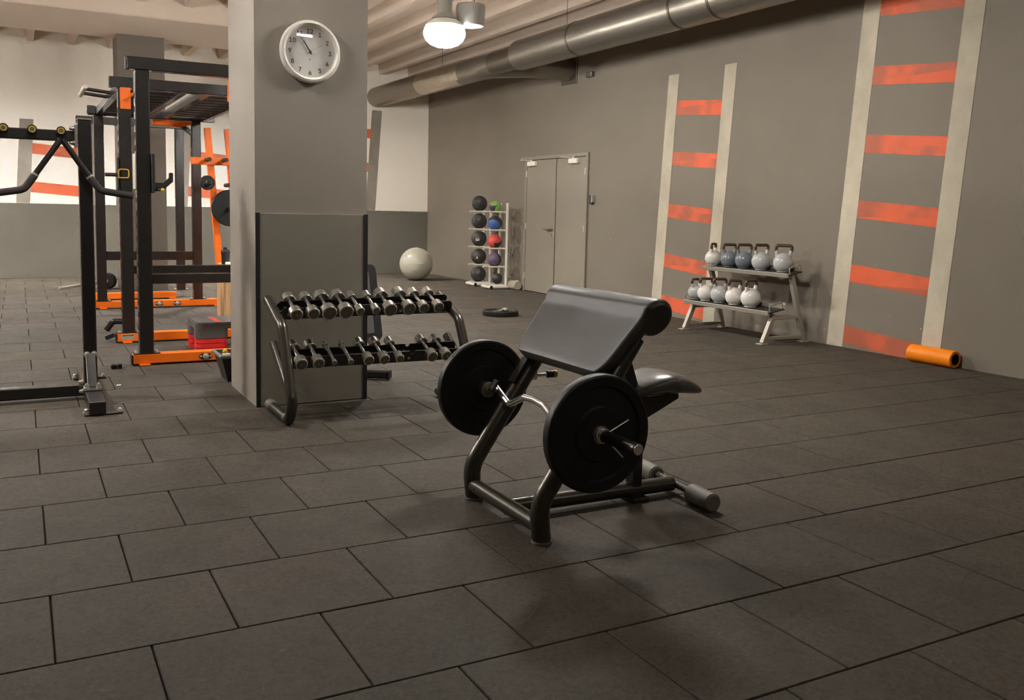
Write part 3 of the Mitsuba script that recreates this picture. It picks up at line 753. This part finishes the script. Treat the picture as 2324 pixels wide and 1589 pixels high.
# ------------------------------------------------------------------ medicine ball towers
def tower(yA, yB, lab):
    t = thing('medicine_ball_tower', lab, 'rack')
    for y in (yA, yB):
        part(t, 'post', cyl([7.06, y, .02], [7.06, y, 1.413], .024, 18, .003), 'white_enamel')
        part(t, 'foot', cyl([6.76, y, .035], [7.21, y, .035], .028, 16, .004), 'white_enamel')
    part(t, 'front_bar', cyl([6.775, yA - .02, .035], [6.775, yB + .06, .035], .028, 16, .004), 'white_enamel')
    part(t, 'end_cap', cyl([6.775, yA - .04, .035], [6.775, yA - .02, .035], .027, 16, .004), 'black_plastic')
    for z in (1.265, .966, .667, .365, .062):
        part(t, 'cross_bar', cyl([7.06, yA, z], [7.06, yB, z], .012, 10), 'white_enamel')
        for y in (yA + .03, yB - .03):
            part(t, 'arm', cyl([6.755, y, z], [7.06, y, z], .0145, 12, .003), 'white_enamel')
tower(13.24, 13.49, 'white medicine ball tower beside the double door, the nearer one')
tower(13.83, 14.08, 'white medicine ball tower farther from the door, holding black wall balls')
def med_ball(c, r, lab, panel=None, direction=None, thr=.35, ring=None, mark=None, two=None):
    t = thing('medicine_ball', lab, 'ball', 'medicine balls on the white towers')
    s = trimesh.creation.icosphere(subdivisions=4, radius=r)
    part(t, 'cover', moved(s, c), 'ball_black', True)
    def patch(d, lo_, hi_, mat, grow=.0022):
        d = unit(d); q = s.triangles_center @ d / r
        f = s.faces[(q > lo_) & (q < hi_)]
        g = trimesh.Trimesh(s.vertices * (1 + grow / r), f, process=False); g.remove_unreferenced_vertices()
        part(t, 'panel', moved(g, c), mat, True, f'{mat} panel' if mat != 'patch_black' else None)
    if panel: patch(direction, thr, 2, panel)
    if two: patch(two[0], two[1], two[2], panel)
    if ring is not None:
        d = unit(ring)
        part(t, 'grip_disc', frame(lathe([(.0, .0), (.052, .0), (.056, .006), (.05, .012), (.036, .010), (.033, .004), (0, .004)], 32), np.array(c) + d * (r - .012), d), 'patch_black')
    if mark:
        tx = meshkit.text_mesh(mark, .04, .002, True); tx.apply_translation([-tx.bounds[1][0] / 2, -.02, 0])
        d = unit([-.62, -.78, -.12])
        x_ = unit(np.cross([0, 0, 1], -d)) * -1
        x_ = unit(np.cross([0, 0, 1.0], d))
        tx = frame(tx, np.array(c) + d * (r + .0005) , d, x_)
        part(t, 'printed_mark', tx, 'paper', False, 'white printed mark')
cam_d = unit([-.45, -.89, .0])
cam_left = unit([-.89, .45, 0])
lv = {'0': 'topmost', '1': 'second from top', '2': 'in the middle', '3': 'second from bottom', '4': 'lowest'}
for i, (z, ring, mk) in enumerate([(1.402, 1, None), (1.105, 1, None), (.806, 0, '10'), (.504, 0, '4'), (.202, 1, None)]):
    med_ball([6.90, 13.955, z], .131, f'large black wall ball on the farther white tower, {lv[str(i)]}', ring=(cam_d + cam_left * .12 + np.array([0, 0, .38])) if ring else None, mark=mk)
med_ball([6.90, 13.365, 1.345], .098, 'green and black medicine ball on the nearer white tower, topmost', 'green', cam_d * .2 + np.array([0, 0, 1.0]), .42, two=(cam_d * .6 - cam_left * .8 - np.array([0, 0, .5]), .62, 2))
med_ball([6.90, 13.365, 1.083], .118, 'blue and black medicine ball on the nearer white tower, second from top', 'blue', cam_d + cam_left * .35 - np.array([0, 0, .75]), .45)
med_ball([6.90, 13.365, .782], .115, 'red and black medicine ball on the nearer white tower, in the middle', 'red', cam_d * .7 - cam_left * .15 + np.array([0, 0, .8]), .50, two=(cam_d * .5 + cam_left * .9 - np.array([0, 0, .4]), .62, 2))
med_ball([6.90, 13.365, .482], .116, 'purple and black medicine ball on the nearer white tower, second from bottom', 'purple', cam_d * .8 + cam_left * .75 + np.array([0, 0, .05]), .15)
med_ball([6.955, 13.365, .168], .088, 'small dark medicine ball on the nearer white tower, lowest')
sb = thing('beige_roller', 'short beige roller lying by the wall between the white tower and the door', 'roller')
part(sb, 'body', cyl([7.145, 12.98, .075], [7.145, 13.20, .075], .073, 32, .008), 'beige')
part(sb, 'end_ring', frame(lathe([(.05, 0), (.066, 0), (.066, .004), (.05, .004), (.05, 0)], 28), [7.145, 12.976, .075], [0, 1, 0]), 'grey_plastic')
part(sb, 'tag', box(7.12, 7.16, 12.99, 13.03, .146, .158, .002), 'paper', False, 'white tag')

# ------------------------------------------------------------------ training rig at the left
rg = thing('training_rig', 'tall black training rig with monkey bars standing on orange base beams', 'training rig')
def post(x, y, z0=.09, z1=2.295, w=.105):
    p_ = part(rg, 'upright', bar([x, y, z0], [x, y, z1], w, w, (1, 0, 0), .006), 'black_powder', False)
    for sx in (-1, 1):
        for sy in (-1, 1): part(p_, 'foot_bolt', bolt([x + sx * .075, y + sy * .03, z0 + .004], [0, 0, 1], .014, .018), 'zinc')
    part(p_, 'base_plate', box(x - .10, x + .10, y - .055, y + .055, z0, z0 + .006, .001), 'black_powder', False)
    return p_
def holes(x, y, n0, n1):
    g = []
    for z in np.arange(n0, n1, .1): g.append(box(x - .055, x - .0515, y - .02, y + .02, z - .022, z + .022, .0005))
    return cat(*g)
def beam(y, x0, x1, mat='orange_powder'):
    b = part(rg, 'base_beam', box(x0, x1, y - .055, y + .055, .012, .09, .005), mat, False, 'orange base beam')
    part(b, 'end_cap', box(x0 - .012, x0, y - .055, y + .055, .010, .088, .003), 'black_plastic', False)
    for x in (x0 + .07, x1 - .07): part(b, 'foot', box(x - .025, x + .055, y - .085, y + .05, 0, .013, .003), mat, False)
    return b
b1 = beam(7.685, .762, 2.05); b2 = beam(8.985, .762, 2.05); b3 = beam(11.955, .782, 2.25); b4 = beam(13.05, .80, 1.86)
for b, xs, y in ((b1, (1.31,), 7.63), (b3, (1.50, 1.71), 11.90)):
    for x in xs:
        o = part(b, 'bolt_plate', frame(extrude(Polygon([(.052 * math.cos(a), .026 * math.sin(a)) for a in np.linspace(0, 2 * math.pi, 25)[:-1]]), .006), [x, y, .05], [0, -1, 0], [1, 0, 0]), 'black_plastic', False)
        part(b, 'bolt', cat(bolt([x, y - .006, .05], [0, -1, 0], .02, .02), bolt([x - .038, y - .006, .05], [0, -1, 0], .008, .008), bolt([x + .038, y - .006, .05], [0, -1, 0], .008, .008)), 'zinc')
part(b2, 'sticker', box(.80, .905, 8.928, 8.9305, .03, .078, .0005), 'grey_plastic', False, 'grey printed sticker')
part(b2, 'sticker_print', cat(*[box(.806 + i * .012, .806 + i * .012 + .008, 8.927, 8.929, .062, .074, .0003) for i in range(8)]), 'black_trim', False)
P1 = post(.865, 7.685); P2 = post(.862, 8.985); P3 = post(.862, 11.955); P4 = post(1.965, 11.955); P5 = post(1.965, 13.30)
P6 = post(1.965, 7.685); P7 = post(1.965, 8.985)
for (x, y, k) in ((.865, 7.685, P1), (.862, 8.985, P2), (1.965, 11.955, P4), (1.965, 13.30, P5)):
    part(k, 'pin_holes', holes(x, y, .3, 2.2), 'gap_black', False, kind='stuff')
def top(y, x0, x1):
    b = part(rg, 'top_bar', box(x0, x1, y - .05, y + .05, 2.297, 2.392, .005), 'black_powder', False)
    part(b, 'end_cap', box(x0 - .006, x0, y - .05, y + .05, 2.297, 2.392, .003), 'foam', False)
    for x in (x0 + .035, x0 + .05, x0 + .17): part(b, 'bolt', bolt([x, y - .03, 2.297], [0, 0, -1], .011, .012), 'zinc')
    return b
top(7.685, .757, 2.08); top(8.985, .748, 2.08); top(11.955, .76, 2.19); top(13.30, .70, 2.10)
for x in (.862, 1.39, 1.60, 2.06):
    part(rg, 'ladder_rail', box(x - .03, x + .03, 9.03, 11.91, 2.300, 2.385, .004), 'black_powder', False)
for xa, xb in ((.89, 1.362), (1.628, 2.03)):
    for y in np.arange(9.25, 11.8, .27): part(rg, 'monkey_bar', cyl([xa, y, 2.34], [xb, y, 2.34], .0165, 12), 'black_powder')
for y in (9.95, 10.35):
    part(rg, 'grip_handle', cyl([.832, y, 2.355], [.60, y, 2.375], .0175, 12), 'foam')
part(rg, 'grip_crossbar', cyl([.60, 9.72, 2.375], [.60, 10.58, 2.375], .022, 14), 'zinc', label='pale cross grip')
part(rg, 'rail_end_box', box(.74, .83, 11.86, 11.95, 2.31, 2.40, .004), 'black_powder', False)
# orange gussets
def gusset(x, y, z): return cat(box(x - .045, x + .045, y - .066, y - .056, z - .10, z + .09, .003), bar([x - .01, y - .062, z - .03], [x + .13, y - .10, z + .10], .05, .014))
part(rg, 'gusset', gusset(.87, 8.985, 2.21), 'orange_powder', False, 'orange gusset plate')
part(rg, 'gusset', gusset(1.80, 8.985, 2.34), 'orange_powder', False, 'orange gusset plate')
tri = extrude(Polygon([(1.46, 2.29), (1.92, 2.29), (1.92, 2.26), (1.80, 2.215), (1.46, 2.225)]), .09)
v = tri.vertices.copy(); tri.vertices = np.stack([v[:, 0], 12.0 - v[:, 2], v[:, 1]], 1); tri.fix_normals()
part(rg, 'gusset', tri, 'orange_powder', False, 'orange gusset plate')
part(rg, 'gusset', cat(bar([1.965, 11.955, 2.12], [1.72, 11.955, 2.29], .06, .05)), 'black_powder', False)
# spotter arms and other cross members
for y, z0, z1 in ((7.685, .645, .722), (8.985, .632, .706), (11.955, .585, .69)):
    part(rg, 'spotter_arm', box(.915, 1.915, y - .04, y + .04, z0, z1, .006), 'black_powder', False, 'black horizontal spotter arm')
jc = part(rg, 'bar_cup', cat(box(.918, .945, 7.60, 7.77, 1.36, 1.66, .006), box(.945, 1.03, 7.66, 7.71, 1.395, 1.44, .006), bar([1.01, 7.685, 1.41], [1.075, 7.685, 1.47], .05, .04), bar([1.07, 7.685, 1.45], [1.072, 7.685, 1.52], .05, .028)), 'black_plastic', False)
part(jc, 'lock_knob', cat(cyl([.945, 7.63, 1.385], [.985, 7.60, 1.385], .012, 12)), 'black_plastic')
part(jc, 'knob_end', ball([.995, 7.59, 1.385], .014, 2), 'yellow', True)
pr_ = part(rg, 'pin_ring', tube(fillet([[.80, 8.92, 1.50], [.80, 8.92, 1.575], [.885, 8.92, 1.575], [.885, 8.92, 1.50], [.80, 8.92, 1.50]], .02, 4), .0065, 8), 'brass', label='yellow pin ring')
part(rg, 'bar_cup', cat(box(.79, .806, 8.92, 9.05, 1.39, 1.68, .004), cyl([.80, 8.94, 1.525], [.69, 8.92, 1.525], .016, 12)), 'black_plastic', False)
part(rg, 'bar_cup', box(.80, .81, 7.60, 7.77, 1.385, 1.66, .004), 'zinc', False)

# band anchor bent tube at the second base beam, barbell with small plates, bits on the floor
la = thing('landmine_anchor', 'bent black landmine tube at the left end of the second orange beam', 'landmine')
part(la, 'arm', tube(fillet([[.84, 9.06, .185], [.74, 9.08, .185], [.685, 9.10, .105]], .03), .027, 14), 'black_powder')
part(la, 'foot', bar([.675, 9.11, .03], [.75, 9.10, .06], .05, .04), 'black_plastic', False)
bb = thing('barbell', 'barbell lying on the floor behind the rig with a bare chrome sleeve to the left', 'barbell')
pA, pB = np.array([.426, 13.46, .118]), np.array([1.25, 14.14, .118]) + np.array([.05, .85, 0])
u = unit(pB - pA)
part(bb, 'sleeve', cyl(pA, pA + u * 1.50, .025, 20, .003), 'chrome')
part(bb, 'collar', cyl(pA + u * 1.50, pA + u * 1.54, .04, 20, .003), 'chrome')
part(bb, 'shaft', cyl(pA + u * 1.53, pB, .014, 16), 'steel')
for o_, nm in ((1.40, 'nearer the bare sleeve'), (1.47, 'farther from the bare sleeve')):
    sp = thing('small_plate', f'small black plate standing on the barbell behind the rig, {nm}', 'weight plate')
    part(sp, 'disc', frame(lathe([(.016, -.017), (.112, -.017), (.117, -.012), (.117, .012), (.112, .017), (.016, .017), (.016, -.017)], 40), pA + u * o_, u), 'black_rubber', 25)
    part(sp, 'hub', frame(lathe([(.0145, -.02), (.03, -.02), (.03, .02), (.0145, .02), (.0145, -.02)], 20), pA + u * o_, u), 'zinc', 25)
solid('rubber_block', cat(box(.595, .635, 7.54, 7.60, 0, .032, .004), box(.64, .672, 7.535, 7.595, 0, .036, .004)), 'black_rubber', 'small dark rubber block on the floor before the first orange beam', 'block')
solid('paper_scrap', box(.57, .60, 6.83, 6.86, 0, .004, .001), 'paper', 'tiny white scrap on the floor left of the pillar', 'scrap')

# orange plate-loaded frame
of = thing('plate_storage_frame', 'leaning orange plate storage frame behind the rig, half hidden by the pillar', 'rack')
for dx in (0, .22):
    part(of, 'leaning_post', bar([1.885 + dx, 10.72, 2.13], [2.05 + dx, 10.72, .02], .07, .07, (1, 0, 0)), 'orange_powder', False)
part(of, 'cross_bar', box(1.70, 2.30, 10.66, 10.70, 1.72, 1.80, .004), 'orange_powder', False)
part(of, 'foot', box(2.0, 2.45, 10.66, 10.78, 0, .05, .006), 'orange_powder', False)
for x, z in ((1.865, 1.775), (2.045, 1.775), (1.88, 1.52), (2.08, 1.50), (2.09, 1.245)):
    part(of, 'peg', cyl([x, 10.72, z], [x, 10.46, z], .022, 14, .003), 'black_plastic')
for x, z, r, lab in ((1.86, 1.52, .080, 'small black plate hanging on the orange storage frame'), (2.105, 1.245, .205, 'large black plate hanging on the orange storage frame, cut off by the pillar')):
    hp = thing('hanging_plate', lab, 'weight plate')
    part(hp, 'disc', frame(lathe([(.024, -.02), (r - .006, -.02), (r, -.014), (r, .014), (r - .006, .02), (.024, .02), (.024, -.02)], 48), [x, 10.60, z], [0, 1, 0]), 'black_rubber', 25)
    part(hp, 'hub', frame(lathe([(.0225, -.023), (.04, -.023), (.04, .023), (.0225, .023), (.0225, -.023)], 24), [x, 10.60, z], [0, 1, 0]), 'black_plastic', 25)

# wooden box with things on top
px_ = thing('plyo_box', 'pale plywood jump box behind the stepper, beside the pillar', 'box')
part(px_, 'side_panel', box(1.95, 1.968, 9.88, 10.60, 0, .612, .002), 'wood', False)
part(px_, 'front_panel', box(1.968, 2.50, 9.88, 9.898, 0, .612, .002), 'wood', False)
part(px_, 'back_panel', box(1.968, 2.50, 10.582, 10.60, 0, .612, .002), 'wood', False)
part(px_, 'top_panel', box(1.95, 2.50, 9.88, 10.60, .612, .630, .002), 'wood', False)
solid('folded_towel', box(1.965, 2.25, 9.92, 10.20, .630, .662, .012), 'paper', 'white folded towel lying on the plywood box', 'towel')
bt = thing('shaker_bottle', 'black drinking bottle standing on the plywood box beside the pillar', 'bottle')
part(bt, 'body', moved(lathe([(0, 0), (.036, 0), (.04, .004), (.044, .12), (.048, .125), (.048, .14), (0, .14)], 24), [1.985, 10.28, .630]), 'black_plastic')
part(bt, 'lid', moved(lathe([(0, .14), (.046, .14), (.040, .16), (.018, .165), (.018, .185), (0, .187)], 24), [1.985, 10.28, .630]), 'black_trim')

# step platform and risers
st = thing('step_platform', 'dark grey aerobic step with a red stripe, on red risers behind the orange beam', 'step platform')
SX0, SX1, SY0, SY1 = 1.315, 2.25, 8.10, 8.60
outer = sbox(SX0, SY0, SX1, SY1).buffer(-.06).buffer(.06, 8)
slab = extrude(outer, .05); slab.apply_translation([0, 0, .205])
crown = extrude(outer.buffer(-.012), .008); crown.apply_translation([0, 0, .254])
part(st, 'deck', cat(slab, crown), 'step_grey', 25)
for y0, y1 in ((SY0, SY0 + .17), (SY1 - .17, SY1)):
    for x0, x1 in ((SX0, SX0 + .27), (SX1 - .27, SX1)):
        lg = extrude(sbox(x0, y0, x1, y1).buffer(-.04).buffer(.04, 6), .085); lg.apply_translation([0, 0, .125])
        part(st, 'leg', lg, 'step_grey', 25)
part(st, 'stripe', bar([1.50, 8.53, .2625], [1.52, 8.17, .2625], .05, .002, c=.0005), 'red', False, 'red stripe')
for y0, y1, nm in ((SY0 + .005, SY0 + .165, 'near'), (SY1 - .165, SY1 - .005, 'far')):
    for i in range(3):
        r_ = thing('step_riser', f'red step riser in the {nm} stack under the left end of the step, ' + ['bottom one', 'middle one', 'top one'][i], 'riser', 'red risers under the step')
        g = extrude(sbox(SX0 + .005, y0, SX0 + .262, y1).buffer(-.04).buffer(.043, 6), .036); g.apply_translation([0, 0, .001 + i * .0415])
        part(r_, 'ring', g, 'red_riser', 25)
        g = extrude(sbox(SX0 + .01, y0 + .005, SX0 + .257, y1 - .005).buffer(-.04).buffer(.036, 6), .006); g.apply_translation([0, 0, .0365 + i * .0415])
        part(r_, 'neck', g, 'red_riser', 25)

# bin with spray bottle behind the pillar's left edge
bi = thing('dark_bin', 'small black bin with a grey rim at the left rear edge of the pillar', 'bin')
def frustum(x0, x1, y0, y1, z0, z1, k):
    a = np.array([[x0 + k, y0 + k, z0], [x1 - k, y0 + k, z0], [x1 - k, y1 - k, z0], [x0 + k, y1 - k, z0], [x0, y0, z1], [x1, y0, z1], [x1, y1, z1], [x0, y1, z1]])
    return trimesh.convex.convex_hull(a)
part(bi, 'tub', frustum(1.255, 1.60, 6.66, 6.98, 0, .185, .05), 'black_plastic', False)
part(bi, 'rim', cat(box(1.243, 1.612, 6.648, 6.672, .178, .20), box(1.243, 1.612, 6.968, 6.992, .178, .20), box(1.243, 1.267, 6.648, 6.992, .178, .20), box(1.588, 1.612, 6.648, 6.992, .178, .20)), 'grip_grey', False, 'grey rim')
sy = thing('spray_bottle', 'yellow topped bottle standing in the black bin by the pillar', 'bottle')
part(sy, 'body', moved(lathe([(0, .186), (.03, .186), (.03, .195), (.014, .20), (0, .20)], 16), [1.31, 6.78, 0]), 'paper')
part(sy, 'cap', ball([1.30, 6.78, .214], .018, 2), 'yellow', True, 'yellow cap')

# ------------------------------------------------------------------ dip station in the left foreground
dp = thing('dip_station', 'black pull up and dip frame at the left edge with bent foam grips', 'exercise frame')
for x in (.385, -1.15):
    q = part(dp, 'upright', box(x - .04, x + .04, 6.44, 6.53, .05, 1.795, .006), 'black_powder', False)
    part(q, 'foot_beam', box(x - .045, x + .045, 5.90, 7.22, .012, .085, .005), 'black_powder', False)
    part(q, 'end_cap', box(x - .046, x + .046, 5.886, 5.90, .010, .087, .003), 'black_plastic', False)
    for y in (5.925, 7.185):
        part(q, 'foot_bracket', box(x - .07, x + .14, y - .025, y + .025, 0, .012, .002), 'black_powder', False)
        part(q, 'levelling_bolt', bolt([x + .125, y, .012], [0, 0, 1], .012, .022), 'zinc')
        part(q, 'levelling_bolt', bolt([x - .06, y, .012], [0, 0, 1], .016, .03), 'zinc')
    part(q, 'gusset', cat(bar([x, 6.425, .30], [x, 6.30, .10], .055, .012, (0, -1, .3)), box(x - .05, x + .05, 6.25, 6.44, .085, .094, .002)), 'step_grey', False, 'grey folded gusset plate')
    part(q, 'gusset_edge', bar([x - .028, 6.42, .30], [x - .028, 6.29, .10], .004, .016, (0, -1, .3)), 'zinc', False)
    for s in (-1, 1): part(q, 'bolt', bolt([x + s * .021, 6.44, .293], [0, -1, 0], .016, .02), 'zinc')
    for nut in (*[bolt([x + s * .035, 6.28, .092], [0, 0, 1], .014, .04) for s in (-1, 1)], bolt([x - .045, 6.46, .11], [-1, 0, 0], .014, .03), bolt([x - .045, 6.40, .06], [-1, 0, 0], .014, .03)): part(q, 'base_nut', nut, 'zinc')
    part(q, 'top_cap', box(x - .042, x + .042, 6.438, 6.532, 1.795, 1.803, .002), 'zinc', False)
    part(q, 'edge_strip', box(x - .0415, x - .039, 6.445, 6.45, .10, 1.79, .0005), 'zinc', False)
part(dp, 'base_bar', box(-1.11, .345, 6.45, 6.53, .02, .095, .006), 'black_powder', False)
hb = part(dp, 'top_bar', box(-1.11, .347, 6.445, 6.52, 1.656, 1.722, .006), 'black_powder', False)
part(dp, 'bar_flange', cat(box(.325, .343, 6.43, 6.535, 1.62, 1.76, .003), bolt([.325, 6.43, 1.735], [-1, 0, 0], .012, .03), bolt([.325, 6.43, 1.645], [-1, 0, 0], .012, .03)), 'steel', False)
for x in (-.065, .09, .25):
    part(dp, 'bushing', frame(lathe([(0, 0), (.027, 0), (.028, .006), (.028, .11), (.026, .118), (0, .118)], 24), [x, 6.53, 1.716], [0, -1, 0]), 'black_powder')
    part(dp, 'bushing_ring', frame(lathe([(.0125, .118), (.020, .118), (.020, .123), (.0125, .123), (.0125, .118)], 24), [x, 6.53, 1.716], [0, -1, 0]), 'brass', label='brass bushing ring')
    part(dp, 'bushing_core', frame(lathe([(0, .119), (.0115, .119), (.0115, .124), (0, .124)], 20), [x, 6.53, 1.716], [0, -1, 0]), 'step_grey')
part(dp, 'handle_arm', tube([[.245, 6.40, 1.66], [.095, 6.38, 1.435]], .018, 16), 'black_powder')
part(dp, 'handle_arm', tube([[.255, 6.40, 1.66], [.405, 6.38, 1.43]], .018, 16), 'black_powder')
part(dp, 'handle_band', cyl([.102, 6.38, 1.446], [.092, 6.38, 1.431], .0215, 16), 'zinc', label='bright band')
part(dp, 'handle_band', cyl([.398, 6.38, 1.441], [.408, 6.38, 1.426], .0215, 16), 'zinc', label='bright band')
part(dp, 'foam_grip', tube(fillet([[.094, 6.38, 1.433], [.035, 6.37, 1.345], [-.20, 6.35, 1.305]], .07, 9), .022, 18), 'foam', label='bent grey foam grip')
part(dp, 'foam_grip', tube(fillet([[.406, 6.38, 1.429], [.465, 6.37, 1.35], [.655, 6.35, 1.322]], .07, 9), .022, 18), 'foam', label='bent grey foam grip')
